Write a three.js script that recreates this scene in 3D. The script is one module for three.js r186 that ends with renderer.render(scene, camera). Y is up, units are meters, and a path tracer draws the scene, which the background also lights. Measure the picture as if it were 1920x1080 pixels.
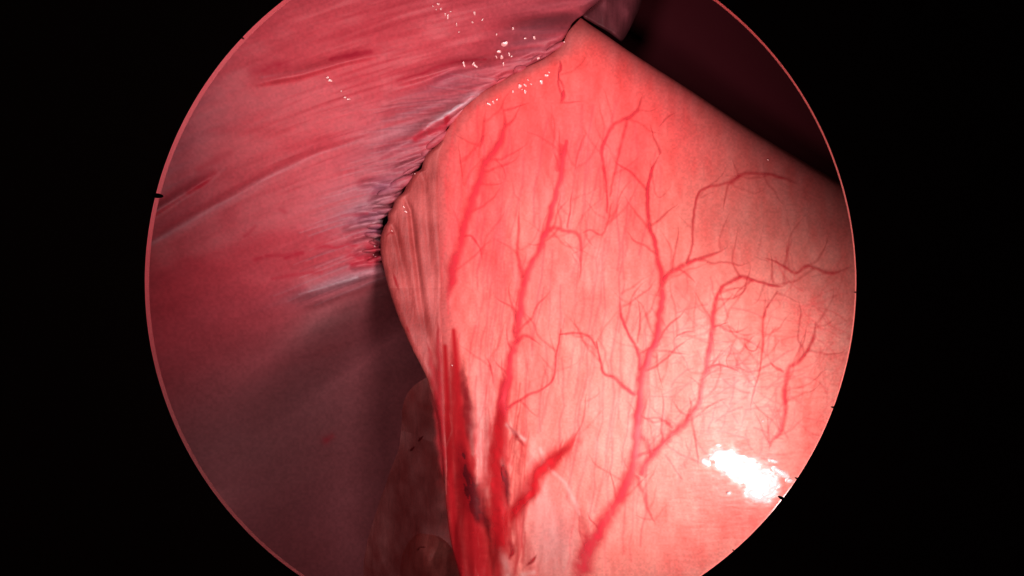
import * as THREE from 'three';
import { mergeGeometries } from 'three/addons/utils/BufferGeometryUtils.js';

// ───────────────────────── camera, light, exposure ─────────────────────────
const scene = new THREE.Scene();
scene.background = new THREE.Color(0x000000);
const FOV = 50, T = Math.tan(FOV / 2 * Math.PI / 180);
const camera = new THREE.PerspectiveCamera(FOV, 16 / 9, 0.0005, 5);
camera.position.set(0, 0, 0);
camera.lookAt(0, 0, -1);
const renderer = new THREE.WebGLRenderer({ antialias: true });
renderer.setSize(1024, 576);
renderer.toneMapping = THREE.LinearToneMapping;
renderer.toneMappingExposure = 1.0;
renderer.shadowMap.enabled = true;
// lamps out of view beside the tube (mm): main unseen, two added as fill
const LAMP_MAIN = { at: [17, -14, -24], aim: [9, -5, -85], power: 0.0208, cone: 50, soft: 1, radius: 0.26 };  // out of view, placed to light the organ from the lower right
const LAMP_FILL = { at: [-7, 18, -24], aim: [-8, 36, -90], power: 0.0158, cone: 46, soft: 1, radius: 0.3 };  // added to brighten the upper wall and the hollow

const LAMP_LOW_FILL = { at: [-17.5, -8, -24], aim: [-22, -36, -108], power: 0.0086, cone: 42, soft: 1, radius: 0.35 };  // added to brighten the tissue at lower left

// ───────────────────────── helpers ─────────────────────────
let seed = 77123;
const rnd = () => { seed = (seed * 1664525 + 1013904223) >>> 0; return seed / 4294967296; };
const clamp = (v, a = 0, b = 1) => Math.min(b, Math.max(a, v));
const lerp = (a, b, t) => a + (b - a) * t;
const sstep = (a, b, v) => { const t = clamp((v - a) / (b - a)); return t * t * (3 - 2 * t); };
const hash = (x, y) => { let h = (x * 374761393 + y * 668265263) | 0; h = Math.imul(h ^ (h >>> 13), 1274126177); return ((h ^ (h >>> 16)) >>> 0) / 4294967296; };
function vnoise(x, y) {
  const xi = Math.floor(x), yi = Math.floor(y), fx = x - xi, fy = y - yi;
  const u = fx * fx * (3 - 2 * fx), v = fy * fy * (3 - 2 * fy);
  return lerp(lerp(hash(xi, yi), hash(xi + 1, yi), u), lerp(hash(xi, yi + 1), hash(xi + 1, yi + 1), u), v);
}
function fbm(x, y, o = 4) { let s = 0, a = 0.5, n = 0; for (let i = 0; i < o; i++) { s += a * vnoise(x, y); n += a; x = x * 2.03 + 17.1; y = y * 2.03 + 9.7; a *= 0.5; } return s / n; }
// smooth curve through a table of [y, x] pairs (monotone in y)
function curve(tab) {
  const n = tab.length, ys = tab.map(p => p[0]), xs = tab.map(p => p[1]), m = [];
  for (let i = 0; i < n; i++) {
    const a = i > 0 ? (xs[i] - xs[i - 1]) / (ys[i] - ys[i - 1]) : null, b = i < n - 1 ? (xs[i + 1] - xs[i]) / (ys[i + 1] - ys[i]) : null;
    m.push(a === null ? b : b === null ? a : a * b <= 0 ? 0 : 2 * a * b / (a + b));
  }
  return y => {
    if (y <= ys[0]) return xs[0] + (y - ys[0]) * m[0];
    if (y >= ys[n - 1]) return xs[n - 1] + (y - ys[n - 1]) * m[n - 1];
    let i = 0; while (y > ys[i + 1]) i++;
    const h = ys[i + 1] - ys[i], t = (y - ys[i]) / h, t2 = t * t, t3 = t2 * t;
    return (2 * t3 - 3 * t2 + 1) * xs[i] + (t3 - 2 * t2 + t) * h * m[i] + (-2 * t3 + 3 * t2) * xs[i + 1] + (t3 - t2) * h * m[i + 1];
  };
}
const at = (px, py, d) => [(px - 960) / 540 * T * d, (540 - py) / 540 * T * d, -d];      // a pixel and a depth (mm) -> a point (mm)
const tilt = (f, y) => { const s = (f(y + 4) - f(y - 4)) / 8; return 1 / Math.sqrt(1 + s * s); };
const numbers = {};
const numbered = n => { const k = numbers[n] = (numbers[n] ?? -1) + 1; return k ? `${n}_${String(k).padStart(3, '0')}` : n; };
function thing(name, label, category, base, group) {                                    // a Group at the thing's base
  const o = new THREE.Group(); o.name = numbered(name);
  o.position.set(base[0] / 1000, base[1] / 1000, base[2] / 1000);
  o.userData = { label, category }; if (group) o.userData.group = group;
  scene.add(o); o.base = base; return o;
}
function part(name, geometry, material, parent, kind) {
  const b = parent.base, m = new THREE.Mesh(geometry, material);
  if (!geometry.userData.placed) { geometry.scale(0.001, 0.001, 0.001); geometry.translate(-b[0] / 1000, -b[1] / 1000, -b[2] / 1000); geometry.userData.placed = true; }
  m.name = name; m.castShadow = m.receiveShadow = true; if (kind) m.userData.kind = kind;
  parent.add(m); m.base = b; return m;
}
// A closed body of soft tissue: for each row a front sheet between its two outlines and a back sheet behind it.
function body({ y0, y1, ny, nx, left, right, depth, thick, uv }) {
  const pos = [], tex = [], idx = [], ring = 2 * nx - 2;
  for (let j = 0; j < ny; j++) {
    const py = lerp(y0, y1, j / (ny - 1)), l = left(py), r = Math.max(right(py), l + 0.02);
    for (let i = 0; i < ring; i++) {
      const front = i < nx, k = front ? i : ring - i, t = k / (nx - 1);
      const s = lerp(t, 0.5 - 0.5 * Math.cos(Math.PI * t), 0.75), px = lerp(l, r, s);
      let d = depth(px, py, px - l, r - px);
      if (!front) d += thick * Math.pow(clamp(4 * s * (1 - s)), 0.35);
      const p = at(px, py, d);
      pos.push(...p); tex.push((p[0] - uv[0]) / uv[2], (p[1] - uv[1]) / uv[2]);
    }
  }
  for (let j = 0; j < ny - 1; j++) for (let i = 0; i < ring; i++) {
    const a = j * ring + i, b = j * ring + (i + 1) % ring, c = a + ring, d = b + ring;
    idx.push(a, c, b, b, c, d);
  }
  for (const j of [0, ny - 1]) for (let i = 1; i < nx - 1; i++) {                        // close both ends
    const o = j * ring, a = o + i, b = o + i + 1, c = o + (ring - i) % ring, d = o + (ring - i - 1) % ring;
    if (j) idx.push(a, c, b, b, c, d); else idx.push(a, b, c, b, d, c);
  }
  const g = new THREE.BufferGeometry();
  g.setAttribute('position', new THREE.Float32BufferAttribute(pos, 3));
  g.setAttribute('uv', new THREE.Float32BufferAttribute(tex, 2));
  g.setIndex(idx); g.computeVertexNormals(); return g;
}
// colour and height maps laid out in the tissue's own plane (uv = x, y in mm); paint(px, py) -> [r, g, b, height]
function tissueMaps(N, uv, depth, paint) {
  const G = 160, gx = new Float32Array((G + 1) ** 2), gy = new Float32Array((G + 1) ** 2);
  for (let j = 0; j <= G; j++) for (let i = 0; i <= G; i++) {
    const X = uv[0] + uv[2] * i / G, Y = uv[1] + uv[2] * j / G; let d = 85, px = 0, py = 0;
    for (let k = 0; k < 14; k++) { px = 960 + X / d * 540 / T; py = 540 - Y / d * 540 / T; d = lerp(d, clamp(depth(px, py), 40, 220), 0.7); }
    gx[j * (G + 1) + i] = px; gy[j * (G + 1) + i] = py;
  }
  const col = new Uint8Array(N * N * 4), hgt = new Uint8Array(N * N * 4);
  const enc = v => Math.round(255 * clamp(v <= 0.0031308 ? v * 12.92 : 1.055 * Math.pow(v, 1 / 2.4) - 0.055));
  const out = [0, 0, 0, 0];
  for (let y = 0; y < N; y++) for (let x = 0; x < N; x++) {
    const u = x / N * G, v = y / N * G, i = u | 0, j = v | 0, fu = u - i, fv = v - j, o = j * (G + 1) + i, q = o + G + 1;
    const px = lerp(lerp(gx[o], gx[o + 1], fu), lerp(gx[q], gx[q + 1], fu), fv), py = lerp(lerp(gy[o], gy[o + 1], fu), lerp(gy[q], gy[q + 1], fu), fv);
    paint(px, py, out);
    const k = (y * N + x) * 4;
    col[k] = enc(out[0]); col[k + 1] = enc(out[1]); col[k + 2] = enc(out[2]); col[k + 3] = 255;
    hgt[k] = hgt[k + 1] = hgt[k + 2] = Math.round(255 * clamp(out[3])); hgt[k + 3] = 255;
  }
  const make = (d, srgb) => { const t = new THREE.DataTexture(d, N, N, THREE.RGBAFormat); t.magFilter = t.minFilter = THREE.LinearFilter; t.wrapS = t.wrapT = THREE.ClampToEdgeWrapping; if (srgb) t.colorSpace = THREE.SRGBColorSpace; t.needsUpdate = true; return t; };
  return { map: make(col, true), bump: make(hgt, false) };
}
// soft spot with its own shape, 0..1
function spot(px, py, cx, cy, rx, ry, deg, soft = 1) {
  const a = deg * Math.PI / 180, c = Math.cos(a), s = Math.sin(a), x = px - cx, y = py - cy;
  const u = (x * c + y * s) / rx, v = (-x * s + y * c) / ry, d = u * u + v * v;
  return d > 9 ? 0 : Math.exp(-d * soft);
}
const mixc = (o, c, k) => { o[0] += (c[0] - o[0]) * k; o[1] += (c[1] - o[1]) * k; o[2] += (c[2] - o[2]) * k; };
// layer of painted strokes over the stretch of tissue in view
const LX = 150, LY = -150, LW = 1600, LH = 1400;
function strokeLayer(list) {
  const L = new Float32Array(LW * LH);
  for (const [pts, k = 1, soft = 1] of list) {
    for (let n = 0; n < pts.length - 1; n++) {
      const [x0, y0, w0] = pts[n], [x1, y1, w1] = pts[n + 1], m = Math.max(w0, w1) * 2.2 + 2;
      for (let y = Math.floor(Math.min(y0, y1) - m); y <= Math.max(y0, y1) + m; y++) for (let x = Math.floor(Math.min(x0, x1) - m); x <= Math.max(x0, x1) + m; x++) {
        const i = x - LX, j = y - LY; if (i < 0 || j < 0 || i >= LW || j >= LH) continue;
        const dx = x1 - x0, dy = y1 - y0, t = clamp(((x - x0) * dx + (y - y0) * dy) / (dx * dx + dy * dy + 1e-9));
        const w = lerp(w0, w1, t), d = Math.hypot(x - x0 - dx * t, y - y0 - dy * t) / w, v = k * Math.exp(-d * d * soft);
        if (v > L[j * LW + i]) L[j * LW + i] = v;
      }
    }
  }
  return (px, py) => {
    const x = clamp(px - LX, 0, LW - 2), y = clamp(py - LY, 0, LH - 2), i = x | 0, j = y | 0, fx = x - i, fy = y - j, o = j * LW + i;
    return lerp(lerp(L[o], L[o + 1], fx), lerp(L[o + LW], L[o + LW + 1], fx), fy);
  };
}

// ───────────────────────── the viewing tube and unseen lamps beside it ─────────────────────────
const K = T / 540 * 20, RING = { x: (938.5 - 960) * K, y: (540 - 529) * K, r: 667 * K };   // opening, 20 mm ahead
{
  const tube = thing('viewing_tube', 'matt black round viewing tube whose thin bright rim frames the whole view', 'endoscope', [RING.x, RING.y, -20]);  // stands for the scope's field stop and masks the round view
  const black = new THREE.MeshPhysicalMaterial({ color: new THREE.Color().setRGB(0.010, 0.022, 0.022), roughness: 1, specularIntensity: 0 });
  const metal = new THREE.MeshStandardMaterial({ color: new THREE.Color().setRGB(0.98, 0.96, 0.95), metalness: 1, roughness: 0.2 });
  const lathe = pts => { const g = new THREE.LatheGeometry(pts.map(p => new THREE.Vector2(p[0], p[1])), 256); g.rotateX(-Math.PI / 2); g.translate(RING.x, RING.y, 0); return g; };
  const r = RING.r;
  // y of the profile runs along -z after the turn: profile y = depth ahead of the camera
  part('barrel', lathe([[r, 20], [r * 0.985, 10], [r * 0.985, -25], [r + 1.2, -25], [r + 1.2, 20.25], [r + 0.3, 20.3], [r + 0.02, 20.02]]), black, tube);
  const slope = Math.tan(28.4 * Math.PI / 180), run = 3.0;
  part('rim', lathe([[r + 0.004, 20.004], [r + 0.004 + slope * run, 20.004 + run], [r + 0.25 + slope * run, 20 + run], [r + 0.25 + slope * run, 20.4], [r + 0.3, 20.06], [r + 0.004, 20.004]]), metal, tube);
  for (const [a, size] of [[165.9, 13], [136.6, 5], [-1.6, 4], [-20.6, 5], [-33.5, 5], [-37.5, 9], [-49, 4]]) {
    // small black index marks that stand out from the edge
    const w = a * Math.PI / 180, s = size * K, g = new THREE.SphereGeometry(s * 0.5, 12, 8); g.scale(2.2, 0.7, 0.5); g.rotateZ(w + 0.15);
    g.translate(RING.x + Math.cos(w) * (r - s * 0.15), RING.y + Math.sin(w) * (r - s * 0.15), -19.97);
    part('index_mark', g, black, tube);
  }
}
function unseenLamp(L, label) {
  const t = thing('unseen_light_guide', label, 'light guide', L.at);
  const dir = new THREE.Vector3(L.aim[0] - L.at[0], L.aim[1] - L.at[1], L.aim[2] - L.at[2]).normalize();
  const q = new THREE.Quaternion().setFromUnitVectors(new THREE.Vector3(0, 0, -1), dir);
  const put = (g, z) => { g.translate(0, 0, z); g.applyQuaternion(q); g.translate(...L.at); return g; };
  const cyl = (r0, r1, h) => { const g = new THREE.CylinderGeometry(r0, r1, h, 40); g.rotateX(Math.PI / 2); return g; };
  part('sheath', put(cyl(3.6, 3.6, 14), 8.4), new THREE.MeshStandardMaterial({ color: new THREE.Color().setRGB(0.02, 0.02, 0.02), roughness: 0.6 }), t);
  part('unseen_lamp_window', put(cyl(2.9, 2.9, 0.5), 1.0), new THREE.MeshStandardMaterial({ color: 0xffffff, emissive: 0xfff6ee, emissiveIntensity: 1.5, roughness: 0.3 }), t);
  const lamp = new THREE.SpotLight(new THREE.Color(1, 0.97, 0.95), L.power, 0, L.cone * Math.PI / 180, L.soft, 2);
  lamp.name = 'unseen_lamp';
  lamp.position.set(0, 0, 0); lamp.target.position.copy(dir).multiplyScalar(0.05);
  lamp.castShadow = true; lamp.shadow.radius = L.radius; lamp.shadow.camera.near = 0.002; lamp.shadow.camera.far = 0.4; lamp.shadow.mapSize.set(2048, 2048);
  t.add(lamp, lamp.target);
}
unseenLamp(LAMP_MAIN, 'unseen light guide below right of the viewing tube, placed to light the organ');
unseenLamp(LAMP_FILL, 'unseen light guide added above left of the viewing tube as fill for the upper wall');
unseenLamp(LAMP_LOW_FILL, 'unseen light guide added below left of the viewing tube as fill for the lower left tissue');

// ───────────────────────── outlines (pixels of the 1920 x 1080 frame) ─────────────────────────
const creaseNoise = y => 6.5 * (fbm(y / 13, 3.1, 3) - 0.5);
const wallRight0 = curve([[-260, 1290], [0, 1129], [20, 1104], [36, 1083], [60, 1063], [80, 1053], [104, 1032], [122, 998], [138, 968], [158, 933], [178, 901], [200, 872], [228, 846], [258, 831], [290, 806], [322, 783], [345, 767], [362, 752], [385, 738], [408, 720], [430, 716], [450, 713], [480, 715], [505, 721], [524, 736], [560, 800], [620, 850], [1000, 900], [1350, 900]]);
const wallRight = y => wallRight0(y) + (y < 520 ? creaseNoise(y) : 0);
const mainLeft0 = curve([[34, 1088], [60, 1065], [82, 1054], [106, 1027], [124, 991], [140, 961], [160, 926], [180, 895], [200, 870], [228, 849], [262, 829], [300, 817], [360, 815], [430, 817], [520, 820], [620, 822], [720, 826], [820, 830], [920, 834], [1000, 842], [1080, 862], [1350, 930]]);
const mainLeft = y => mainLeft0(y) + 2.5 * (fbm(y / 40, 8.3, 3) - 0.5);
const mainRight = curve([[34, 1090.1], [46, 1107], [62, 1131], [92, 1174], [165, 1288], [240, 1402], [300, 1502], [352, 1592], [410, 1690], [480, 1800], [600, 1970], [800, 2120], [1350, 2220]]);

// ───────────────────────── depths (mm) ─────────────────────────
const roll = (d, W, R) => { const t = clamp(1 - d / W); return R * (1 - Math.sqrt(Math.max(0, 1 - t * t))); };
function mainDepth(px, py, dl, dr) {
  dl = dl ?? px - mainLeft(py); dr = dr ?? mainRight(py) - px;
  let d = 69 + 1.9e-5 * (px - 1750) ** 2 + 0.9e-5 * (py - 1150) ** 2;
  d += roll(Math.max(0, dl) * tilt(mainLeft0, py), lerp(26, 40, sstep(200, 300, py)), 1.3);
  { const k = sstep(34, 420, py); d += roll(Math.max(0, dr) * 0.53, lerp(60, 380, k), lerp(5, 27, k)); }
  d += 1.1 * (fbm(px / 150, py / 190, 3) - 0.5) + 0.15 * (fbm(px / 30 + 5, py / 60, 3) - 0.5);
  const low = sstep(640, 1000, py) * (1 - sstep(940, 1100, px));                       // the drawn-in, wrinkled lower left
  d += low * 2.2 * (fbm(px / 26 + 9, py / 130, 3) - 0.5);
  return d;
}
const psi = (px, py) => { const x = px - 700; return py + 0.30 * x - 0.00025 * x * x; };   // runs across the fibres of the wall
function ridge(px, py, pts, w, h, w2 = w) {                                                // height of a drawn-up cord along a line
  let best = 1e9, side = 1, fade = 1;
  for (let i = 0; i < pts.length - 1; i++) {
    const [x0, y0] = pts[i], [x1, y1] = pts[i + 1], dx = x1 - x0, dy = y1 - y0, t = clamp(((px - x0) * dx + (py - y0) * dy) / (dx * dx + dy * dy));
    const ex = px - x0 - dx * t, ey = py - y0 - dy * t, d = Math.hypot(ex, ey);
    if (d < best) { best = d; side = ex * dy - ey * dx > 0 ? 1 : -1; const q = (i + t) / (pts.length - 1); fade = Math.min(1, 5 * q + 0.05, 5 * (1 - q) + 0.05); }
  }
  const k = best / (side > 0 ? w : w2);
  return k > 3 ? 0 : h * fade * Math.exp(-k * k);
}
const CORDS = [
  [[[696, 364], [724, 362], [752, 361]], 5, -0.9], [[[668, 414], [698, 410], [728, 411]], 5, -0.9], [[[676, 451], [700, 450], [720, 450]], 5, -0.8], [[[738, 308], [770, 297], [806, 284]], 5, -0.7], [[[752, 330], [772, 325], [790, 322]], 4, -0.8], [[[690, 384], [716, 386], [738, 388]], 4, -0.6], [[[684, 486], [704, 482], [722, 482]], 5, -0.7], [[[930, 150], [950, 138], [972, 136]], 5, -0.7], [[[980, 116], [1000, 104], [1030, 106]], 5, -0.6], [[[1020, 96], [1036, 84], [1056, 82]], 5, -0.6],
  [[[250, 475], [330, 428], [430, 372], [520, 322], [600, 285], [680, 262]], 10, 0.35, 8],
  [[[250, 425], [300, 392], [350, 360], [410, 322]], 10, 0.5, 5],
  [[[470, 158], [560, 142], [640, 118], [720, 100]], 12, 0.6, 5],
  [[[540, 562], [590, 545], [640, 528], [690, 515], [735, 508]], 26, 1.5, 7],
  [[[560, 575], [620, 556], [690, 530], [740, 520]], 16, 1.0, 8],
  [[[640, 432], [680, 421], [722, 417]], 9, 1.0, 5],
  [[[690, 382], [720, 370], [745, 366]], 8, 0.9, 5],
  [[[700, 452], [716, 447]], 7, 0.8, 4],
  [[[760, 262], [820, 228], [870, 196], [905, 172]], 13, 1.4, 9],
  [[[740, 158], [800, 142], [850, 124], [905, 119]], 14, 0.7, 5], [[[700, 300], [760, 268], [815, 236]], 12, 0.5, 8], [[[670, 346], [700, 343], [740, 350]], 7, 0.8, 5], [[[660, 398], [700, 398], [730, 401]], 6, 0.7, 4], [[[650, 452], [690, 443], [716, 440]], 6, 0.6, 5], [[[662, 476], [692, 470], [718, 466]], 6, 0.8, 5], [[[655, 502], [690, 496], [722, 492]], 7, 0.8, 5], [[[735, 318], [765, 305], [795, 292]], 7, 0.6, 4], [[[800, 160], [850, 140], [900, 128], [950, 122]], 10, 0.6, 8],
];
function wallDepth(px, py, dl, dr) {
  dr = dr ?? wallRight(py) - px;
  const up = 1 - sstep(330, 860, py + 0.28 * (px - 720)), x = clamp(px, -100, 1300);
  let d = lerp(122 - 0.024 * (720 - x) + 0.024 * (py - 760), 93 - 0.023 * (720 - x) * (x < 720 ? 1 : 0.15), up);
  d -= 0.010 * clamp(240 - py, 0, 400) * sstep(1150, 700, px) * 0.6;
  // the valley below the lowest cord, where the tissue falls back behind the organ
  { const q = (px - 735) * 0.60 + (py - 500) * 0.80; const near = sstep(390, 660, px); d += (17 * sstep(-5, 110, q) + 8 * sstep(80, 300, q)) * near; }
  const edge = 1 - sstep(500, 540, py);
  d += edge * roll(Math.max(0, dr) * tilt(wallRight0, py), 18, 1.8);
  d += 1.6 * (fbm(px / 170 + 3, py / 120, 3) - 0.5);
  const seam = sstep(170, 14, dr) * sstep(300, 235, py) * sstep(20, 60, py);                // it meets the organ along the seam
  if (seam > 0.001) d = lerp(d, mainDepth(mainLeft(py) + 5, py, 12, 1e4) + 0.4 + edge * roll(Math.max(0, dr) * tilt(wallRight0, py), 14, 1.2), seam);
  const f = psi(px, py);
  d += 0.15 * (fbm(f / 26, px / 300 + 2, 3) - 0.5) * (0.25 + 0.75 * up);
  d += (0.14 * sstep(430, 700, px) + 0.5 * sstep(90, 15, dr) * sstep(540, 480, py)) * (fbm(f / 7, px / 110 + 7, 2) - 0.5) * up;
  if (up > 0.01) for (const [pts, w, h, w2] of CORDS) d -= ridge(px, py, pts, w, h, w2);
  return d;
}

// ───────────────────────── colours of the tissue ─────────────────────────
const RED = [0.50, 0.044, 0.062], MAUVE = [0.31, 0.095, 0.12], PALE = [0.50, 0.22, 0.26], BLOOD = [0.36, 0.012, 0.028], GREYRED = [0.28, 0.076, 0.087], PURPLE = [0.25, 0.078, 0.105];
const wallBlood = strokeLayer([
  [[[470, 135, 9], [500, 128, 12], [535, 120, 8]], 0.8], [[[620, 112, 5], [660, 104, 9], [695, 98, 6]], 0.9], [[[725, 98, 4], [760, 92, 4]], 0.5],
  [[[352, 360, 5], [380, 346, 8], [402, 328, 5]], 0.8], [[[372, 318, 6], [405, 300, 9], [432, 286, 5]], 0.7],
  [[[525, 394, 4], [534, 398, 5]], 0.9], [[[458, 444, 4], [466, 438, 5], [478, 424, 3]], 0.8], [[[464, 440, 3], [472, 452, 3]], 0.6],
  [[[478, 487, 5], [488, 484, 4]], 0.8], [[[498, 480, 4], [530, 480, 4], [545, 476, 3]], 0.6], [[[535, 484, 4], [555, 477, 7], [566, 475, 4]], 0.9],
  [[[592, 465, 4], [606, 462, 5], [630, 466, 3], [650, 460, 4], [668, 462, 3]], 0.7], [[[510, 523, 3], [540, 518, 5], [575, 512, 3], [602, 512, 4]], 0.6],
  [[[655, 480, 9], [672, 486, 12], [700, 488, 11], [715, 484, 8]], 0.75], [[[660, 496, 7], [690, 496, 6], [712, 488, 5]], 0.8], [[[690, 466, 6], [706, 470, 8]], 0.7],
  [[[778, 262, 6], [792, 252, 8]], 0.75], [[[806, 246, 9], [828, 238, 10], [838, 226, 8]], 0.85], [[[788, 275, 4], [803, 268, 4]], 0.5],
  [[[745, 152, 2], [785, 141, 3], [820, 126, 4], [850, 117, 4], [885, 113, 3], [910, 112, 2]], 0.75], [[[800, 232, 2], [850, 215, 2]], 0.3], [[[845, 205, 2], [880, 186, 3], [905, 178, 2]], 0.5], [[[810, 12, 3], [830, 48, 3]], 0.2],  // first stroke: dark red line along an overlapping fold
  [[[640, 405, 4], [690, 402, 3]], 0.4], [[[560, 470, 3], [600, 440, 3]], 0.2], [[[610, 826, 8], [622, 819, 6]], 0.5], [[[630, 410, 5], [560, 420, 4]], 0.3],
  [[[420, 470, 20], [350, 500, 26], [310, 520, 20]], 0.22], [[[500, 440, 16], [430, 470, 20]], 0.25], [[[700, 20, 60], [660, 90, 70], [720, 130, 50]], 0.25],
]);
const cordPale = strokeLayer([[[[270, 464, 5], [330, 431, 7], [430, 375, 7], [520, 325, 6], [600, 288, 4], [680, 262, 3]], 0.9], [[[280, 402, 3], [350, 362, 5], [420, 318, 3]], 0.6], [[[490, 146, 3], [600, 130, 4], [680, 112, 3], [740, 96, 2]], 0.6], [[[560, 553, 2], [600, 542, 4], [660, 524, 6], [722, 510, 8]], 1], [[[640, 434, 2], [690, 422, 4], [724, 418, 3]], 0.9], [[[690, 384, 2], [735, 371, 4]], 0.6], [[[700, 452, 3], [714, 446, 3]], 0.8]]);
const seamGlint = strokeLayer([[[[800, 238, 1.5], [835, 218, 3], [865, 199, 5.5], [885, 186, 5], [898, 179, 2]], 1], [[[700, 420, 1.5], [716, 416, 3], [724, 417, 2]], 0.7], [[[706, 449, 2], [716, 453, 3]], 0.7], [[[580, 548, 1], [630, 532, 2.2], [670, 521, 3]], 0.6]]);  // glints along the seam, painted into the wall colour
const fibrePale = [], fibreDark = [];
for (let i = 0; i < 130; i++) {                                                             // fine fibres that run into the seam
  const y = lerp(150, 520, rnd()), x0 = wallRight0(y) - 4 - 60 * rnd() * rnd(), len = 40 + 130 * rnd(), pts = []; let yy = y;
  for (let k = 0; k <= 5; k++) { const x = x0 - len * k / 5; pts.push([x, yy + 2 * (rnd() - 0.5), lerp(1.7, 1, k / 5)]); const x1 = x - len / 5; yy -= 0.30 * (x1 - x) - 0.00025 * ((x1 - 700) ** 2 - (x - 700) ** 2); yy += (y - 420) * 0.02; }
  (rnd() < 0.6 ? fibrePale : fibreDark).push([pts, 0.25 + 0.55 * rnd()]);
}
const paleFibres = strokeLayer(fibrePale), darkFibres = strokeLayer(fibreDark);
function paintWall(px, py, o) {
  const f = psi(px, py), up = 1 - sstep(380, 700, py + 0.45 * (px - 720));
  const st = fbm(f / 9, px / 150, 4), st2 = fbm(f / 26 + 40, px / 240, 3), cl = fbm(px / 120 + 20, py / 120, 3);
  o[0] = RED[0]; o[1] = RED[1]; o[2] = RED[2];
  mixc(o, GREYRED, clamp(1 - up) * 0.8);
  mixc(o, MAUVE, clamp(0.22 + 0.4 * (st2 - 0.5) + 0.9 * (cl - 0.5)) * 0.24);
  let m = Math.max(1.25 * spot(px, py, 865, 152, 75, 32, -20), spot(px, py, 800, 190, 100, 40, -25), spot(px, py, 760, 285, 100, 70, -25), spot(px, py, 690, 400, 90, 60, -15), spot(px, py, 1000, 85, 90, 50, -35), 0.8 * spot(px, py, 650, 520, 120, 26, -20), 0.6 * spot(px, py, 320, 260, 80, 160, 20), 0.8 * spot(px, py, 1150, 20, 60, 80, 0));  // mauve patches; the upper right pair also paints the wall's turned-away shade
  mixc(o, PURPLE, clamp(m * (0.62 + 1.1 * (st - 0.5))));
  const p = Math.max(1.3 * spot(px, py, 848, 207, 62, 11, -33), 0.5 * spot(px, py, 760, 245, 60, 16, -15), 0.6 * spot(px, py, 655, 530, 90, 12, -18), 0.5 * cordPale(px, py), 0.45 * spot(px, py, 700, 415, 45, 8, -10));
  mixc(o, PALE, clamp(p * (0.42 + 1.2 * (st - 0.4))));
  mixc(o, [0.20, 0.06, 0.11], 0.6 * Math.max(1.3 * spot(px, py, 716, 352, 30, 12, -10), 1.2 * spot(px, py, 705, 434, 24, 8, -5), 0.9 * spot(px, py, 690, 408, 40, 12, -5), 0.6 * spot(px, py, 830, 150, 34, 14, -25)));
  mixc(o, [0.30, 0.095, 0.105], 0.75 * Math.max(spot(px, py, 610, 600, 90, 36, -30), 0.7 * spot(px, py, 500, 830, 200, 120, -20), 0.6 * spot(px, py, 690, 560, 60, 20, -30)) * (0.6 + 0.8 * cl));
  mixc(o, [0.60, 0.048, 0.066], 0.7 * Math.max(spot(px, py, 700, 80, 190, 120, -10), 0.7 * spot(px, py, 560, 240, 150, 60, -25)));
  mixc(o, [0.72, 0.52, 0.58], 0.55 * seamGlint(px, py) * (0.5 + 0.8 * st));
  mixc(o, [0.43, 0.155, 0.185], 0.55 * paleFibres(px, py)); mixc(o, [0.24, 0.045, 0.065], 0.6 * darkFibres(px, py));
  const fine = fbm(f / 3.2, px / 46, 2) - 0.5, g = fbm(px / 4.5, py / 4.5, 2) - 0.5;
  const fi = 0.10 + 0.6 * sstep(420, 680, px) * up * sstep(60, 220, py), k = 0.84 + 0.22 * fi * (st - 0.5) + 0.14 * fi * fine + 0.28 * g;
  o[0] *= k; o[1] *= k * (1 + 0.5 * fi * (st - 0.5)); o[2] *= k * (1 + 0.4 * fi * (st - 0.5));
  mixc(o, BLOOD, clamp(wallBlood(px, py) * (0.55 + 0.9 * fbm(px / 9, py / 7, 2))));
  o[3] = 0.5 + 0.4 * (st - 0.5) * sstep(380, 640, px) * up + 0.22 * (paleFibres(px, py) - darkFibres(px, py)) + 0.3 * fine * fi + 0.10 * g;
}
// strands and stains on the bulging organ
const faint = [];
for (let i = 0; i < 130; i++) {
  const x = lerp(850, 1240, rnd()), y = lerp(190, 900, rnd()), n = 5 + Math.floor(rnd() * 4), pts = []; let cx = x, cy = y;
  for (let k = 0; k < n; k++) { pts.push([cx, cy, 1.3 + rnd() * 2]); cx += -2 + (rnd() - 0.6) * 14; cy += 26 + rnd() * 12; }
  faint.push([pts, 0.2 + 0.3 * rnd()]);
}
for (let i = 0; i < 170; i++) {                                                              // hair-fine net of capillaries on the lower right
  let cx = lerp(1240, 1590, rnd()), cy = lerp(520, 860, rnd()); const pts = []; let a = rnd() * 6.28;
  for (let k = 0; k < 5; k++) { pts.push([cx, cy, 1.2 + rnd()]); a += (rnd() - 0.5) * 0.8; cx += 15 * Math.cos(a); cy += 13 * Math.sin(a); }
  faint.push([pts, 0.2 + 0.3 * rnd()]);
}
const organFaint = strokeLayer(faint);
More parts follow.
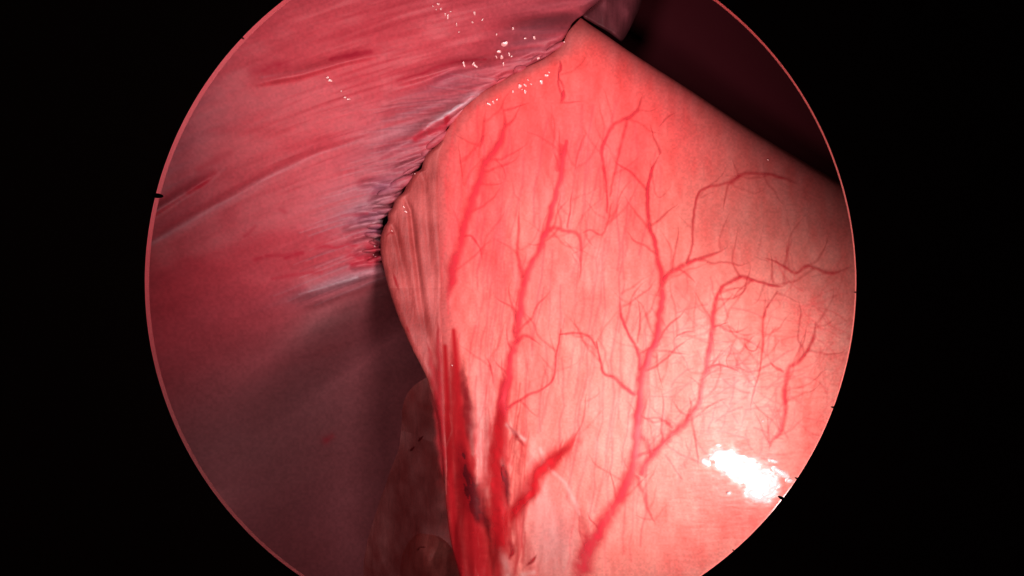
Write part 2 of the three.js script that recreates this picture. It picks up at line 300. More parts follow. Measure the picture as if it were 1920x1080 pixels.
const organStain = strokeLayer([
  [[[834, 650, 5], [838, 740, 10], [840, 820, 15], [845, 920, 20], [862, 1080, 26]], 1], [[[850, 620, 5], [856, 700, 14], [862, 780, 28], [872, 880, 40], [890, 1000, 56], [905, 1100, 62]], 1], [[[945, 720, 12], [938, 790, 20], [930, 870, 30], [935, 950, 32], [930, 1010, 40], [935, 1090, 36]], 0.95],
  [[[1080, 825, 12], [1010, 880, 24], [975, 945, 24], [945, 990, 30]], 0.85], [[[960, 990, 26], [990, 1050, 26], [1010, 1090, 26]], 0.5], [[[945, 790, 18], [985, 860, 20]], 0.45],
  [[[1085, 960, 10], [1100, 1000, 12], [1095, 1060, 20]], 0.4], [[[1250, 785, 12], [1240, 810, 10]], 0.35], [[[1052, 300, 14], [1045, 320, 9]], 0.4],
  [[[1020, 250, 60], [1050, 330, 46]], 0.3], [[[940, 300, 40], [900, 420, 30]], 0.28], [[[990, 600, 30], [980, 720, 26]], 0.3],
]);
const feathers = [];
for (let i = 0; i < 110; i++) {
  const x0 = lerp(838, 985, rnd()), y0 = lerp(820, 1090, rnd()), len = 40 + 170 * rnd() * rnd(), lean = (x0 - 905) / 900 + (rnd() - 0.5) * 0.2, pts = [];
  for (let k = 0; k <= 5; k++) pts.push([x0 + lean * len * k / 5 + 4 * (rnd() - 0.5), y0 - len * k / 5, lerp(3.2, 0.9, k / 5) * (0.6 + rnd())]);
  feathers.push([pts, 0.35 + 0.6 * rnd()]);
}
const organFeather = strokeLayer(feathers);
const organWhite = strokeLayer([
  [[[950, 797, 4], [962, 810, 3.5], [982, 825, 4]], 0.9], [[[1012, 842, 3.5], [1018, 860, 4], [1014, 880, 3]], 0.7], [[[1030, 880, 3], [1058, 905, 4], [1078, 945, 4], [1085, 965, 3]], 0.7],
  [[[937, 858, 4], [941, 872, 3]], 0.8], [[[975, 948, 3], [988, 938, 3.5]], 0.8], [[[935, 1030, 7], [950, 1060, 9], [955, 1100, 10]], 0.5], [[[980, 1078, 6], [1000, 1074, 5]], 0.7],
  [[[890, 700, 12], [892, 770, 15], [906, 850, 15], [914, 930, 8]], 0.2], [[[880, 800, 5], [888, 850, 5]], 0.4], [[[1010, 940, 24], [1020, 1000, 30], [1040, 1060, 34]], 0.35],
]);
const MAIN_RED = [0.80, 0.080, 0.078], MAIN_PALE = [0.78, 0.190, 0.158], MAIN_SHADE = [0.52, 0.095, 0.095], STAIN = [0.40, 0.008, 0.013];
function paintMain(px, py, o) {
  const n1 = fbm(px / 90, py / 140, 4), n2 = fbm(px / 14, py / 40, 3), g = fbm(px / 3.4, py / 3.4, 2) - 0.5, wr = (fbm(px / 22 + py / 60, py / 5, 3) - 0.5) * sstep(1150, 1350, px) * sstep(500, 650, py);
  o[0] = MAIN_RED[0]; o[1] = MAIN_RED[1]; o[2] = MAIN_RED[2];
  mixc(o, MAIN_PALE, clamp(sstep(170, 780, py + 0.35 * (px - 1150)) + 1.1 * (n1 - 0.5)));
  mixc(o, MAIN_SHADE, 0.8 * clamp(0.6 * sstep(lerp(60, 300, sstep(40, 420, py)), 20, mainRight(py) - px) + (1 - sstep(6, 60, px - mainLeft(py)))));  // shade toward both edges of the organ, painted into its colour
  mixc(o, [0.46, 0.14, 0.14], 0.7 * Math.max(spot(px, py, 905, 830, 34, 110, 4), spot(px, py, 1040, 1010, 60, 80, 0)));
  mixc(o, [0.72, 0.04, 0.055], organFaint(px, py) * 0.9);
  const k = 1 + 0.10 * (n2 - 0.5) + 0.32 * g; o[0] *= k; o[1] *= k * (1 + 0.5 * (n2 - 0.5) + 0.3 * wr); o[2] *= k * (1 + 0.5 * (n2 - 0.5) + 0.3 * wr);
  mixc(o, STAIN, (() => { const a = organStain(px, py); return a < 0.02 ? 0 : a * sstep(0.28, 0.72, a * 0.55 + 0.34 + 1.15 * (fbm(px / 9 + 3 * fbm(py / 40, 1, 2), py / 75, 4) - 0.5)); })());
  mixc(o, [0.42, 0.009, 0.014], 0.6 * organFeather(px, py));
  mixc(o, [0.66, 0.28, 0.26], clamp(organWhite(px, py) * (0.4 + 0.9 * fbm(px / 7, py / 9, 2))));
  o[3] = 0.5 + 0.12 * g + 0.5 * wr + 0.35 * (n2 - 0.5) + 0.35 * (organWhite(px, py));
}

// ───────────────────────── surroundings: cavity behind, wall on the left ─────────────────────────
const tissue = (o, bumpScale, more = {}) => new THREE.MeshPhysicalMaterial({ map: o.map, bumpMap: o.bump, bumpScale, roughness: 0.55, specularIntensity: 0.45, side: THREE.DoubleSide, ...more });
const plain = (r, g, b, more = {}) => new THREE.MeshPhysicalMaterial({ color: new THREE.Color().setRGB(r, g, b), roughness: 0.6, side: THREE.DoubleSide, ...more });
{
  const g = body({ y0: -900, y1: 2000, ny: 60, nx: 70, left: () => -900, right: () => 2900, thick: 6, uv: [0, 0, 100], depth: (px, py) => lerp(190, 122, sstep(900, 1150, px)) - 12 * clamp(((px - 1000) / 1500) ** 2 + ((py - 540) / 1200) ** 2, 0, 2) + 5 * fbm(px / 260, py / 260, 3) });
  g.scale(0.001, 0.001, 0.001);
  const m = new THREE.Mesh(g, plain(0.045, 0.0042, 0.007, { specularIntensity: 0.1, roughness: 0.8 })); m.name = 'cavity_lining'; m.receiveShadow = m.castShadow = true;  // the hollow's darkness is put into this colour
  m.userData = { label: 'lining of the hollow behind the pink organ, its darkness put into the maroon colour', kind: 'structure' }; scene.add(m);
}
const UVW = [-110, -95, 190], UVM = [-22, -62, 124];
{
  const w = thing('abdominal_wall', 'reddish mauve fibrous tissue wall with taut cords on the left of the crease', 'tissue wall', [-30, 0, -90]);
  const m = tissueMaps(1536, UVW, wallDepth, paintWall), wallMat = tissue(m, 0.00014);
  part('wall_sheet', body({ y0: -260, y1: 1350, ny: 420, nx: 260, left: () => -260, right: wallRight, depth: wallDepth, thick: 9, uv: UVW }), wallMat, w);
  // tucks of tissue gathered at the seam
  for (const [px, py, rx, ry, rz, deg] of [[822, 262, 20, 6, 0.9, -38], [800, 284, 18, 6, 0.9, -30], [786, 303, 20, 5, 0.8, -24], [768, 322, 20, 6, 0.9, -20], [752, 343, 24, 6, 1.0, -16], [733, 357, 22, 5, 0.9, -12], [728, 376, 22, 6, 1.1, -8], [716, 395, 24, 6, 1.0, -6], [703, 408, 20, 5, 0.8, -8], [702, 424, 22, 6, 1.1, -4], [698, 441, 20, 5, 0.9, -2], [700, 456, 16, 5, 1.0, 12], [696, 470, 20, 5, 0.9, -6], [700, 489, 22, 6, 1.0, -14], [862, 214, 34, 6, 1.2, -38], [900, 180, 24, 5, 0.9, -32], [940, 152, 22, 4, 0.7, -28], [975, 130, 18, 5, 0.8, -20], [1008, 108, 18, 5, 0.8, -24], [1040, 90, 16, 4, 0.7, -34]]) {
    const d = wallDepth(px, py), k = T / 540 * d, m1 = 0.55 + 0.95 * rnd(), m2 = 0.7 + 1.0 * rnd(), g = new THREE.SphereGeometry(1, 28, 18), b = g.attributes.position, u = g.attributes.uv, c = at(px, py, d + 0.15);
    g.scale(rx * k * m1, ry * k * m2, rz * (0.6 + 0.5 * rnd())); g.rotateZ(-(deg + 26 * (rnd() - 0.5)) * Math.PI / 180); g.translate(...c);
    for (let i = 0; i < b.count; i++) { const n = 0.35 * (fbm(b.getX(i) * 1.3 + 50, b.getY(i) * 1.3 + 50, 3) - 0.5); b.setXYZ(i, b.getX(i) + n, b.getY(i) + n * 0.6, b.getZ(i) + n); u.setXY(i, (b.getX(i) - UVW[0]) / UVW[2], (b.getY(i) - UVW[1]) / UVW[2]); }
    g.computeVertexNormals(); part('tuck', g, wallMat, w);
  }
  beads(w, wallDepth, [[812, 12, 3], [818, 18, 3], [827, 17, 4], [835, 27, 4], [840, 32, 4], [822, 8, 3], [845, 22, 2.5], [856, 46, 3.5], [861, 60, 3], [890, 25, 3], [886, 42, 3], [905, 37, 3], [931, 65, 4], [962, 54, 5], [985, 72, 5], [1002, 71, 6], [946, 83, 6], [936, 97, 6], [931, 107, 4.5], [941, 108, 4.5], [955, 102, 5], [959, 106, 3.5], [870, 121, 5], [892, 124, 5], [888, 120, 3], [974, 136, 6], [1009, 109, 3], [944, 120, 3], [614, 146, 6], [619, 151, 4], [640, 171, 4], [647, 183, 5], [654, 186, 3], [703, 462, 2.5], [704, 482, 3.5], [700, 478, 2]]);
}

// small domes added for the wet glints, each turned to mirror the main lamp
function beads(owner, depth, list) {
  const half = new THREE.Vector3(), gs = [];
  for (const [px, py, r0] of list) {
    const r = r0 * (0.3 + 0.75 * rnd() * rnd() + 0.15 * rnd());
    const d = depth(px, py), p = at(px, py, d - 0.25), v = new THREE.Vector3(...p), s = r / 540 * T * d;
    half.copy(v).negate().normalize().add(new THREE.Vector3(...LAMP_MAIN.at).sub(v).normalize()).normalize();
    const g = new THREE.SphereGeometry(1, 20, 10, 0, Math.PI * 2, 0, 0.30), e = 0.75 + rnd() * 0.75;
    g.translate(0, -Math.cos(0.30), 0); g.scale(s / Math.sin(0.30) * e, s / Math.sin(0.30), s / Math.sin(0.30) / e * 0.9);
    { const b = g.attributes.position, f = rnd() * 6.28, f2 = rnd() * 6.28; for (let i = 0; i < b.count; i++) { const w = Math.atan2(b.getZ(i), b.getX(i)), k = 1 + 0.18 * Math.sin(2 * w + f) + 0.12 * Math.sin(3 * w + f2); b.setX(i, b.getX(i) * k); b.setZ(i, b.getZ(i) * k); } g.computeVertexNormals(); }
    g.rotateY(rnd() * 6.28); g.rotateX((rnd() - 0.5) * 0.25); g.rotateZ((rnd() - 0.5) * 0.25);
    g.applyQuaternion(new THREE.Quaternion().setFromUnitVectors(new THREE.Vector3(0, 1, 0), half)); g.translate(...p); gs.push(g);
  }
  part('glint_bead', mergeGeometries(gs), plain(0.62, 0.22, 0.22, { roughness: 0.3, clearcoat: 0.4, clearcoatRoughness: 0.25 }), owner, 'stuff');
}

// ───────────────────────── the bulging organ ─────────────────────────
const organ = thing('bulging_organ', 'large glossy pink bulging organ veined with red vessels, right of the crease', 'organ', [16, -10, -75]);
const mainMaps = tissueMaps(1536, UVM, (px, py) => mainDepth(px, py), paintMain);
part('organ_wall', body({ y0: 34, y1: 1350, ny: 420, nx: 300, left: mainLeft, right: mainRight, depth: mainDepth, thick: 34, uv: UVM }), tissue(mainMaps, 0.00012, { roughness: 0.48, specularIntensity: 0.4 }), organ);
beads(organ, (x, y) => mainDepth(x, y) , [[917, 195, 3.5], [925, 192, 4.5], [932, 187, 3.5], [962, 172, 3.5], [975, 162, 4], [985, 160, 5], [990, 150, 4], [985, 172, 4.5], [979, 168, 3], [996, 158, 3], [1015, 154, 5], [1025, 142, 5], [1030, 136, 3], [1058, 79, 3.5], [848, 685, 3], [1440, 300, 3], [1430, 790, 3]]);

// A ribbon with soft margins that lies on the tissue: raised along its middle, thinning out to both sides.
function ribbon(pts, depth, color, alpha, { lift = 0.07, rise = 0.10, ragged = 0.3, ends = true, thin = 1, fade = 18, joined = [false, false] } = {}) {
  const c3 = new THREE.CatmullRomCurve3(pts.map(p => new THREE.Vector3(p[0], p[1], 0)), false, 'centripetal');
  const ws = pts.map(p => p[2]), len = c3.getLength(), n = Math.max(8, Math.ceil(len / 5)), fl = Math.min(fade, len * 0.3), m = 11, pos = [], col = [], idx = [], s0 = rnd() * 100;
  const cum = [0]; for (let i = 1; i < pts.length; i++) cum.push(cum[i - 1] + Math.hypot(pts[i][0] - pts[i - 1][0], pts[i][1] - pts[i - 1][1]));
  for (let i = 0; i <= n; i++) {
    const t = i / n, p = c3.getPointAt(t), q = c3.getTangentAt(t), a = t * cum[cum.length - 1];
    let k = 0; while (k < cum.length - 2 && a > cum[k + 1]) k++;
    let w = thin * lerp(ws[k], ws[k + 1], clamp((a - cum[k]) / (cum[k + 1] - cum[k])));
    w *= 1 + ragged * 1.4 * (fbm(t * len / 14 + s0, 1.7, 3) - 0.5);
    w *= lerp(0.45, 1, Math.min(1, joined[0] ? 1 : t * len / 45, joined[1] ? 1 : (1 - t) * len / 45));
    const ox = (fbm(t * len / 20 + s0, 5.1, 3) - 0.5) * Math.min(9, 2 + w * 1.1), end = ends ? Math.min(1, joined[0] ? 0.5 + t * len / 10 : t * len / fl, joined[1] ? 0.5 + (1 - t) * len / 10 : (1 - t) * len / fl) : 1, tone = 0.75 + 0.5 * fbm(t * len / 30 + s0, 9.9, 2);
    for (let j = 0; j < m; j++) {
      const u = j / (m - 1) * 2 - 1, e = u * w * 1.7, x = p.x - q.y * (e + ox), y = p.y + q.x * (e + ox), f = (Math.exp(-u * u * 3.2) - 0.0408) / 0.9592;
      const d = depth(x, y) - lift - rise * Math.max(0, f) * Math.min(1, w / 12);
      pos.push(...at(x, y, d)); col.push(color[0], color[1], color[2], Math.abs(u) > 0.99 ? 0 : clamp(alpha * f * end * tone * (1 + ragged * 1.6 * (fbm(x / 6 + s0, y / 9, 2) - 0.5))));
    }
  }
  for (let i = 0; i < n; i++) for (let j = 0; j < m - 1; j++) { const a = i * m + j, b = a + 1, c = a + m, d = c + 1; idx.push(a, c, b, b, c, d); }
  const g = new THREE.BufferGeometry();
  g.setAttribute('position', new THREE.Float32BufferAttribute(pos, 3)); g.setAttribute('color', new THREE.Float32BufferAttribute(col, 4));
  g.setIndex(idx); g.computeVertexNormals(); return g;
}
const softMat = new THREE.MeshPhysicalMaterial({ color: 0xffffff, vertexColors: true, transparent: true, roughness: 0.5, specularIntensity: 0.7, side: THREE.DoubleSide });
const wetMat = new THREE.MeshPhysicalMaterial({ color: 0xffffff, vertexColors: true, transparent: true, roughness: 0.6, specularIntensity: 0.3, side: THREE.DoubleSide });
const VES = [0.66, 0.022, 0.04];
const onMain = (x, y) => mainDepth(x, y);
const vessels = [
  [[[1240, 285, 3], [1222, 318, 5], [1213, 370, 6], [1221, 430, 7], [1233, 480, 9], [1241, 528, 11], [1238, 590, 11], [1227, 645, 12], [1207, 690, 14], [1198, 755, 14], [1192, 820, 15], [1185, 880, 17], [1165, 930, 18], [1135, 980, 20], [1105, 1030, 26], [1075, 1100, 34]], 0.78],
  [[[1242, 527, 7], [1262, 508, 8], [1290, 494, 8], [1315, 486, 6], [1342, 476, 5], [1366, 461, 3]], 0.66],
  [[[1286, 494, 4], [1298, 460, 4], [1300, 405, 4], [1312, 360, 4], [1345, 347, 5], [1372, 340, 7], [1392, 328, 6], [1440, 326, 5], [1500, 345, 7]], 0.5],
  [[[1366, 345, 4], [1358, 380, 3], [1356, 400, 2]], 0.35],
  [[[1203, 695, 7], [1195, 655, 6], [1177, 622, 5], [1164, 585, 5], [1161, 545, 3]], 0.6], [[[1196, 645, 4], [1200, 590, 3], [1194, 550, 2]], 0.4],
  [[[1192, 742, 7], [1168, 722, 7], [1150, 708, 6], [1136, 702, 5], [1125, 675, 4], [1118, 640, 2]], 0.62], [[[1196, 815, 7], [1215, 835, 9], [1222, 858, 6]], 0.42],
  [[[1480, 524, 3], [1468, 536, 5], [1430, 529, 5], [1386, 521, 6], [1355, 538, 7], [1340, 568, 8], [1335, 620, 8], [1330, 665, 9], [1318, 710, 9], [1311, 750, 9], [1296, 778, 10], [1270, 806, 11], [1232, 842, 12], [1198, 890, 12]], 0.62],
  [[[1338, 614, 4], [1352, 609, 4], [1366, 604, 2]], 0.5], [[[1325, 692, 3], [1345, 686, 4], [1368, 690, 4], [1394, 702, 2]], 0.5], [[[1297, 780, 5], [1306, 830, 4], [1310, 885, 3]], 0.35], [[[1292, 740, 5], [1296, 760, 6], [1288, 790, 5]], 0.45],
  [[[1240, 786, 9], [1255, 794, 10], [1262, 804, 7]], 0.5],
  [[[1422, 480, 3], [1450, 489, 4], [1472, 502, 5], [1492, 511, 5], [1515, 500, 5], [1560, 512, 6], [1600, 500, 6]], 0.45],
  [[[1530, 596, 4], [1524, 635, 6], [1508, 668, 6], [1480, 690, 8], [1473, 730, 8], [1471, 780, 8], [1466, 808, 7], [1445, 830, 6], [1440, 852, 4]], 0.55], [[[1440, 678, 5], [1456, 690, 6], [1470, 698, 5]], 0.42],
  [[[1458, 545, 3], [1441, 573, 4], [1432, 602, 4], [1430, 650, 4], [1425, 690, 3], [1412, 735, 3], [1406, 780, 2]], 0.42],
  [[[1062, 262, 6], [1054, 310, 8], [1042, 365, 8], [1024, 428, 9], [1006, 478, 10], [986, 520, 13], [978, 560, 13], [970, 605, 13], [963, 650, 14], [953, 700, 16], [944, 750, 16], [936, 810, 16]], 0.8],
  [[[975, 375, 3], [972, 440, 4], [972, 480, 6], [979, 522, 7]], 0.42],
  [[[1024, 432, 7], [1040, 426, 7], [1058, 432, 6], [1078, 434, 6], [1087, 450, 5], [1090, 490, 4], [1084, 535, 3]], 0.55], [[[1064, 430, 4], [1068, 400, 3], [1074, 350, 2]], 0.42], [[[1092, 437, 3], [1106, 432, 4], [1128, 440, 4], [1138, 418, 3], [1148, 380, 3]], 0.38],
  [[[1055, 270, 9], [1050, 300, 12], [1046, 322, 9]], 0.45], [[[965, 648, 7], [983, 630, 7], [1005, 640, 3], [1020, 652, 2]], 0.45],
  [[[942, 196, 5], [946, 235, 7], [938, 268, 10], [914, 300, 13], [897, 340, 13], [882, 380, 14], [872, 420, 14], [860, 465, 14], [848, 515, 14], [838, 570, 12]], 0.72],
  [[[912, 200, 4], [905, 250, 5], [897, 300, 7]], 0.5], [[[858, 265, 3], [864, 310, 3], [870, 350, 3]], 0.4], [[[868, 442, 3], [884, 442, 4], [898, 462, 4], [906, 492, 3]], 0.45], [[[930, 300, 3], [945, 318, 3], [948, 340, 2]], 0.3],
  [[[1206, 172, 4], [1196, 203, 6], [1180, 220, 7], [1152, 233, 6], [1136, 258, 5], [1128, 292, 5], [1136, 335, 4], [1138, 400, 3]], 0.55], [[[1176, 222, 5], [1166, 268, 5], [1154, 315, 4], [1144, 370, 3]], 0.42], [[[1096, 250, 3], [1085, 285, 4], [1076, 325, 3]], 0.4], [[[1270, 210, 5], [1250, 222, 5], [1232, 240, 3]], 0.32],
  [[[1048, 628, 3], [1078, 624, 4], [1104, 632, 4], [1120, 655, 3]], 0.45], [[[944, 772, 6], [965, 755, 5], [990, 742, 5], [1020, 728, 4], [1036, 712, 3], [1044, 660, 3], [1052, 615, 2]], 0.5],
  [[[1258, 640, 3], [1275, 627, 4], [1296, 622, 5], [1304, 625, 3]], 0.42], [[[1232, 660, 4], [1234, 700, 3], [1246, 735, 2]], 0.3], [[[1196, 890, 8], [1208, 930, 7], [1220, 965, 6], [1232, 990, 4]], 0.4],
  [[[1218, 300, 3], [1235, 370, 3], [1262, 345, 3]], 0.2], [[[908, 665, 3], [920, 690, 4], [926, 725, 4]], 0.4], [[[1100, 730, 3], [1092, 790, 4], [1072, 828, 5]], 0.35],
  [[[1050, 112, 6], [1051, 128, 7], [1046, 142, 4]], 0.6], [[[1058, 164, 4], [1057, 176, 9], [1054, 188, 9], [1050, 194, 4]], 0.95],
  [[[1080, 990, 8], [1100, 1010, 9], [1085, 1050, 10]], 0.35], [[[1395, 640, 2], [1402, 655, 3], [1416, 658, 3], [1424, 640, 2]], 0.38], [[[1365, 690, 2], [1362, 672, 3], [1372, 660, 2]], 0.3],
];
const twigs = [];
const meets = (p, own) => vessels.some(([q]) => q !== own && q.some((a, i) => { if (!i) return false; const b = q[i - 1], dx = a[0] - b[0], dy = a[1] - b[1], t = clamp(((p[0] - b[0]) * dx + (p[1] - b[1]) * dy) / (dx * dx + dy * dy)); return Math.hypot(p[0] - b[0] - dx * t, p[1] - b[1] - dy * t) < 13; }));
for (const [pts, a] of vessels) {
  part('blood_vessel', ribbon(pts, onMain, VES, Math.min(0.9, a * 0.98), { thin: 0.62, fade: 40, ragged: 0.45, joined: [meets(pts[0], pts), meets(pts[pts.length - 1], pts)] }), softMat, organ);
  // hair-fine twigs that leave the vessel on both sides
  for (let i = 0; i < pts.length - 1; i++) for (let k = 0; k < 2; k++) {
    if (rnd() < 0.4) continue;
    const u = rnd(), x0 = lerp(pts[i][0], pts[i + 1][0], u), y0 = lerp(pts[i][1], pts[i + 1][1], u);
    let a0 = Math.atan2(pts[i + 1][1] - pts[i][1], pts[i + 1][0] - pts[i][0]) + (rnd() < 0.5 ? -1 : 1) * (0.5 + rnd() * 0.8) + (pts[i][1] > pts[i + 1][1] ? 0 : Math.PI), cx = x0, cy = y0;
    const n = 3 + Math.floor(rnd() * 5), tw = [[cx, cy, 3]];
    for (let q = 0; q < n; q++) { const st = 9 + rnd() * 13; a0 += (rnd() - 0.5) * 0.8; a0 += 0.16 * Math.sin(-Math.PI / 2 - a0); cx += st * Math.cos(a0); cy += st * Math.sin(a0); tw.push([cx, cy, lerp(2.8, 1.4, q / n)]); }
    if (tw.some(p => p[0] < mainLeft(p[1]) + 14 || mainRight(p[1]) - p[0] < 30)) continue;
    twigs.push(ribbon(tw, onMain, VES, a * (0.25 + 0.28 * rnd()), { lift: 0.055, fade: 60, joined: [true, false] }));
  }
}
part('capillary_net', mergeGeometries(twigs), softMat, organ, 'stuff');
const streaks = [
  [[[846, 650, 3], [850, 700, 9], [855, 770, 18], [858, 840, 24], [866, 920, 26], [880, 1000, 30], [896, 1100, 34]], 0.5, [0.40, 0.007, 0.012]],
  [[[868, 660, 5], [872, 730, 9], [880, 790, 11], [884, 850, 10]], 0.7, [0.20, 0.005, 0.009]],
  [[[860, 800, 7], [864, 850, 9], [870, 890, 14], [882, 925, 19], [896, 955, 17], [910, 985, 9], [922, 1020, 3]], 0.95, [0.09, 0.003, 0.006]],
  [[[942, 745, 8], [937, 800, 13], [932, 850, 18], [930, 900, 20], [934, 950, 20], [938, 1000, 15], [930, 1070, 18]], 0.85, [0.44, 0.007, 0.012]],
  [[[944, 855, 5], [946, 890, 8], [950, 930, 7], [956, 958, 4]], 0.9, [0.16, 0.004, 0.008]], [[[938, 950, 5], [936, 975, 7], [934, 990, 4]], 0.85, [0.12, 0.004, 0.006]],
  [[[1078, 832, 5], [1056, 850, 9], [1030, 868, 13], [1012, 886, 12], [1002, 915, 11], [976, 945, 10], [950, 980, 12], [938, 1000, 10]], 0.9, [0.50, 0.007, 0.013]],
  [[[960, 965, 4], [980, 942, 6], [1000, 925, 5]], 0.8, [0.34, 0.006, 0.012]], [[[950, 790, 5], [966, 815, 6], [988, 842, 4]], 0.6, [0.42, 0.012, 0.018]], [[[955, 1010, 8], [962, 1030, 7], [952, 1050, 5]], 0.7, [0.34, 0.008, 0.014]], [[[986, 1062, 4], [1000, 1050, 6], [1008, 1040, 3]], 0.7, [0.36, 0.01, 0.016]],
];
for (const [pts, a, c] of streaks) part('blood_streak', ribbon(pts, onMain, c, a, { lift: 0.12, rise: 0.10, ragged: 0.55, fade: 55 }), wetMat, organ);

// film added in the highlight's shape and tilted to mirror the main lamp
{
  const c = [1398, 888], D = mainDepth(...c), P = new THREE.Vector3(...at(c[0], c[1], D - 0.5)), k = 1 / 540 * T * D;
  const n = P.clone().negate().normalize().add(new THREE.Vector3(...LAMP_MAIN.at).sub(P).normalize()).normalize();
  const q = new THREE.Quaternion().setFromUnitVectors(new THREE.Vector3(0, 0, 1), n), pos = [], col = [], idx = [], NX = 150, NY = 110;
  const field = (x, y) => Math.max(spot(x, y, 1392, 880, 44, 21, 22), spot(x, y, 1425, 905, 27, 27, 40), spot(x, y, 1366, 860, 26, 13, 10), spot(x, y, 1415, 925, 20, 11, 20), 0.9 * spot(x, y, 1328, 871, 8, 6, 30), 0.9 * spot(x, y, 1458, 883, 16, 5, 30), 0.8 * spot(x, y, 1447, 863, 8, 3, 15), 0.8 * spot(x, y, 1340, 862, 9, 4, -20), 0.75 * spot(x, y, 1472, 897, 6, 4, 0), 0.7 * spot(x, y, 1367, 925, 4, 3, 0), 0.7 * spot(x, y, 1352, 838, 5, 3, 0)) + 0.30 * (fbm(x / 9, y / 6, 3) - 0.5);
  for (let j = 0; j < NY; j++) for (let i = 0; i < NX; i++) {
    const x = lerp(1300, 1500, i / (NX - 1)), y = lerp(825, 950, j / (NY - 1)), f = field(x, y), edge = Math.min(i, j, NX - 1 - i, NY - 1 - j) < 3 ? 0 : 1;
    const v = new THREE.Vector3((x - c[0]) * k, -(y - c[1]) * k, 0.10 * sstep(0.3, 0.9, f) + 0.05 * (fbm(x / 14 + 30, y / 9, 2) - 0.5)).applyQuaternion(q).add(P);
    pos.push(v.x, v.y, v.z); col.push(0.8, 0.55, 0.55, edge * clamp(0.14 * sstep(0.02, 0.4, f) + 0.95 * sstep(0.24, 0.52, f)));
  }
  for (let j = 0; j < NY - 1; j++) for (let i = 0; i < NX - 1; i++) { const a = j * NX + i; idx.push(a, a + NX, a + 1, a + 1, a + NX, a + NX + 1); }
  const g = new THREE.BufferGeometry();
  g.setAttribute('position', new THREE.Float32BufferAttribute(pos, 3)); g.setAttribute('color', new THREE.Float32BufferAttribute(col, 4)); g.setIndex(idx); g.computeVertexNormals();
  part('highlight_film', g, new THREE.MeshPhysicalMaterial({ color: 0xffffff, vertexColors: true, transparent: true, roughness: 0.26, clearcoat: 1, clearcoatRoughness: 0.22, side: THREE.DoubleSide }), organ);
}

// ───────────────────────── pleats between the wall and the organ ─────────────────────────
const softMap = (br, bg, bb) => {
  const N = 512, d = new Uint8Array(N * N * 4), h = new Uint8Array(N * N * 4);
  for (let y = 0; y < N; y++) for (let x = 0; x < N; x++) {
    const a = fbm(x / 9, y / 60, 4), g = fbm(x / 3, y / 3, 2), b = fbm(x / 60 + 7, y / 70, 3), k = (y * N + x) * 4, v = 0.8 + 0.10 * (a - 0.5) + 0.12 * (g - 0.5);
    d[k] = 255 * clamp(br * v + 0.25 * (b - 0.5)); d[k + 1] = 255 * clamp(bg * v * (1 + 0.9 * (b - 0.5))); d[k + 2] = 255 * clamp(bb * v * (1 + 0.9 * (b - 0.5))); d[k + 3] = 255;
    h[k] = h[k + 1] = h[k + 2] = 255 * clamp(0.5 + 0.6 * (a - 0.5) + 0.1 * (g - 0.5)); h[k + 3] = 255;
  }
  const mk = (a, s) => { const t = new THREE.DataTexture(a, N, N, THREE.RGBAFormat); t.magFilter = t.minFilter = THREE.LinearFilter; t.wrapS = t.wrapT = THREE.RepeatWrapping; if (s) t.colorSpace = THREE.SRGBColorSpace; t.needsUpdate = true; return t; };
  return { map: mk(d, true), bump: mk(h, false) };
};
const pleatMap = softMap(0.74, 0.29, 0.285), fatMap = softMap(0.84, 0.41, 0.41);
const pleatMat = tissue(pleatMap, 0.00015);
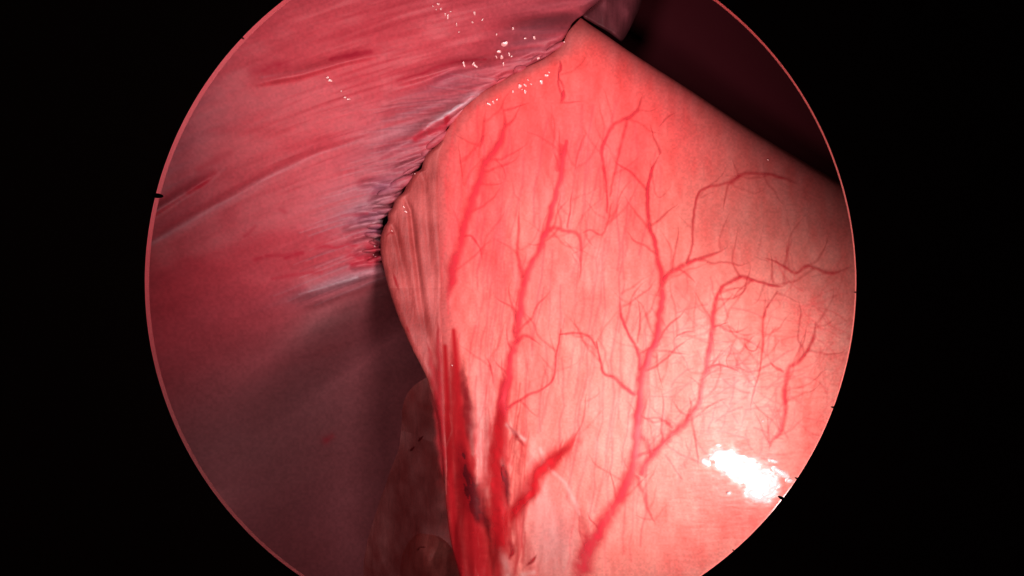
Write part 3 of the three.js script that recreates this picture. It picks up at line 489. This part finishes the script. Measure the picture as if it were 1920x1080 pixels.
{
  const f = thing('pleated_fold', 'salmon strip of soft pleats gathered between the crease and the pink organ', 'tissue fold', [-13, 4, -92]);
  const rims = curve([[262, 829], [276, 815], [288, 801], [300, 795], [316, 790], [320, 786], [323, 778], [334, 770], [348, 762], [360, 757], [364, 753], [369, 746], [376, 741], [390, 735], [404, 727], [412, 727], [418, 725], [423, 721], [434, 717], [452, 713], [470, 713], [490, 716], [510, 721], [530, 726], [560, 735], [600, 749], [650, 771], [700, 796], [745, 811], [790, 821], [860, 829], [960, 838]]);
  const left = y => rims(y) + 2 * (fbm(y / 11, 4.4, 3) - 0.5);
  const GROOVES = [[[[757, 366], [770, 396], [776, 450], [790, 560], [812, 690], [824, 790]], 0.8, 5], [[[727, 408], [742, 436], [752, 480], [768, 560], [796, 680]], 0.5, 6], [[[790, 318], [797, 345], [801, 420], [811, 520], [822, 660]], 0.35, 6]];
  const foldDepth = (px, py, dl, dr) => {
    const m = mainLeft(py), x = m - px; dl = Math.max(0, dl ?? px - left(py));
    let d = mainDepth(m + 10, py, 30, 1e4) + 0.55 + 0.006 * Math.max(0, x) + 0.9 * sstep(0, -30, x) * 2 + roll(dl, 12, 1.5 * lerp(1, 0.6, sstep(480, 640, py)));
    for (const [pts, h, w] of GROOVES) { const k = sstep(pts[pts.length - 1][1], pts[0][1] + 20, py); d += ridge(px, py, pts, w + 5 * (1 - k), h * (0.25 + 0.75 * k)); }
    d -= 1.1 * (0.5 + 0.5 * Math.sin((x + 0.10 * (py - 300)) / 7.5 + 2.2 * fbm(py / 90, 2.2, 2))) * sstep(0, 26, x) * sstep(900, 500, py) * 0.04;
    return d + 0.25 * (fbm(px / 16, py / 90, 3) - 0.5);
  };
  part('pleat', body({ y0: 262, y1: 960, ny: 520, nx: 110, left, right: y => mainLeft(y) + 34, thick: 5, uv: [0, 0, 30], depth: foldDepth }), pleatMat, f);
  beads(f, (x, y) => foldDepth(x, y) - 0.1, [[757, 388, 3.5], [761, 397, 3], [735, 433, 2.5], [778, 326, 2]]);
  for (const [pts, a] of [[[[737, 510, 3], [742, 525, 4], [749, 545, 4]], 0.8], [[[762, 610, 3], [768, 625, 3]], 0.5], [[[820, 600, 3], [823, 680, 7], [825, 740, 9], [828, 820, 9], [834, 900, 7]], 0.7], [[[800, 640, 4], [812, 700, 7], [820, 760, 8], [827, 840, 6]], 0.6], [[[722, 446, 2], [732, 436, 3], [741, 440, 2]], 0.6]]) part('blood_streak', ribbon(pts, (x, y) => foldDepth(x, y), [0.34, 0.01, 0.016], a), wetMat, f);
}

// ───────────────────────── grey tissue low on the left ─────────────────────────
{
  const pale = tissue(fatMap, 0.00015);
  const mk = (name, label, cat, tabL, tabR, z, mat) => {
    const l = curve(tabL), r = curve(tabR), y0 = tabL[0][0], y1 = tabL[tabL.length - 1][0], t = thing(name, label, cat, at(lerp(l(y0), r(y0), 0.5), (y0 + y1) / 2, z(780, 900) + 4));
    part('lobe', body({ y0, y1, ny: 160, nx: 90, left: l, right: r, thick: 10, uv: [0, 0, 34], depth: (px, py, dl, dr) => z(px, py, Math.max(0, dl), Math.max(0, dr), py - y0) }), mat, t); return t;
  };
  // it swells out of the wall: flush with it along its outer edge
  const la = curve([[640, 800], [690, 752], [730, 728], [770, 720], [830, 718], [900, 700], [980, 680], [1100, 650], [1300, 630]]);
  const za = (px, py, dl = Math.max(0, px - la(py)), dr = 0, dt = py - 640) => wallDepth(px, py) + 2.2 - 24 * sstep(0, 150, dl) * sstep(0, 150, dt) + 2.5 * spot(px, py, 775, 742, 60, 62, 0) * (1 - spot(px, py, 775, 742, 48, 50, 0)) - 2.2 * spot(px, py, 803, 800, 20, 32, 20) - 1.8 * ridge(px, py, [[800, 855], [770, 890], [735, 940], [710, 1000], [690, 1080]], 26, 1) + 2.4 * (fbm(px / 42, py / 70, 3) - 0.5) * sstep(0, 60, dl);
  const zb = (px, py, dl = 40, dr = 40, dt = 30) => za(px, py) + 1.5 - 6.5 * Math.pow(clamp(Math.min(dl, dr, dt) / 55), 0.6) + 1.2 * (fbm(px / 30, py / 40, 3) - 0.5);
  const a = mk('fatty_tissue', 'dim greyish fatty tissue hanging beside the lower left edge of the pink organ', 'tissue', [[640, 800], [690, 752], [730, 728], [770, 720], [830, 718], [900, 700], [980, 680], [1100, 650], [1300, 630]], [[640, 812], [700, 840], [770, 870], [900, 890], [1100, 910], [1300, 910]], za, pale);
  const b = mk('fatty_nodule', 'small dull reddish nodule below the grey tissue at the bottom edge', 'tissue', [[996, 790], [1006, 772], [1025, 757], [1055, 748], [1090, 746], [1140, 752], [1200, 780]], [[996, 800], [1010, 836], [1040, 858], [1090, 880], [1140, 890], [1200, 880]], zb, tissue(softMap(0.86, 0.37, 0.35), 0.00015));
  for (const [x, y] of [[788, 823], [772, 842]]) part('blood_spot', ribbon([[x - 5, y + 5, 3], [x, y, 4], [x + 6, y - 6, 2]], za, [0.2, 0.01, 0.015], 0.9), wetMat, a);
  part('blood_spot', ribbon([[780, 1032, 5], [790, 1030, 7], [800, 1028, 5]], zb, [0.16, 0.01, 0.012], 0.8), wetMat, b);
}
// the grey flap beside the organ's tip
{
  const l = curve([[-60, 1150], [0, 1124], [18, 1106], [30, 1093], [44, 1112], [60, 1140], [78, 1164]]), r = curve([[-60, 1230], [0, 1204], [18, 1198], [30, 1192], [44, 1186], [60, 1178], [78, 1167]]);
  const t = thing('membrane_flap', 'small greyish mauve flap beside the tip of the pink organ, before the dark hollow', 'tissue flap', at(1150, 60, 93));
  const g = body({ y0: -60, y1: 78, ny: 70, nx: 50, left: l, right: r, thick: 2, uv: [0, 0, 30], depth: (px, py, dl, dr) => 91 + roll(Math.max(0, dl), 12, 1.5) + roll(Math.max(0, dr), 24, 4) + 0.04 * (px - 1120) + 1.2 * (fbm(px / 30, py / 40, 2) - 0.5) });
  part('membrane', g, tissue(softMap(0.43, 0.17, 0.20), 0.00015), t);
}

renderer.render(scene, camera);
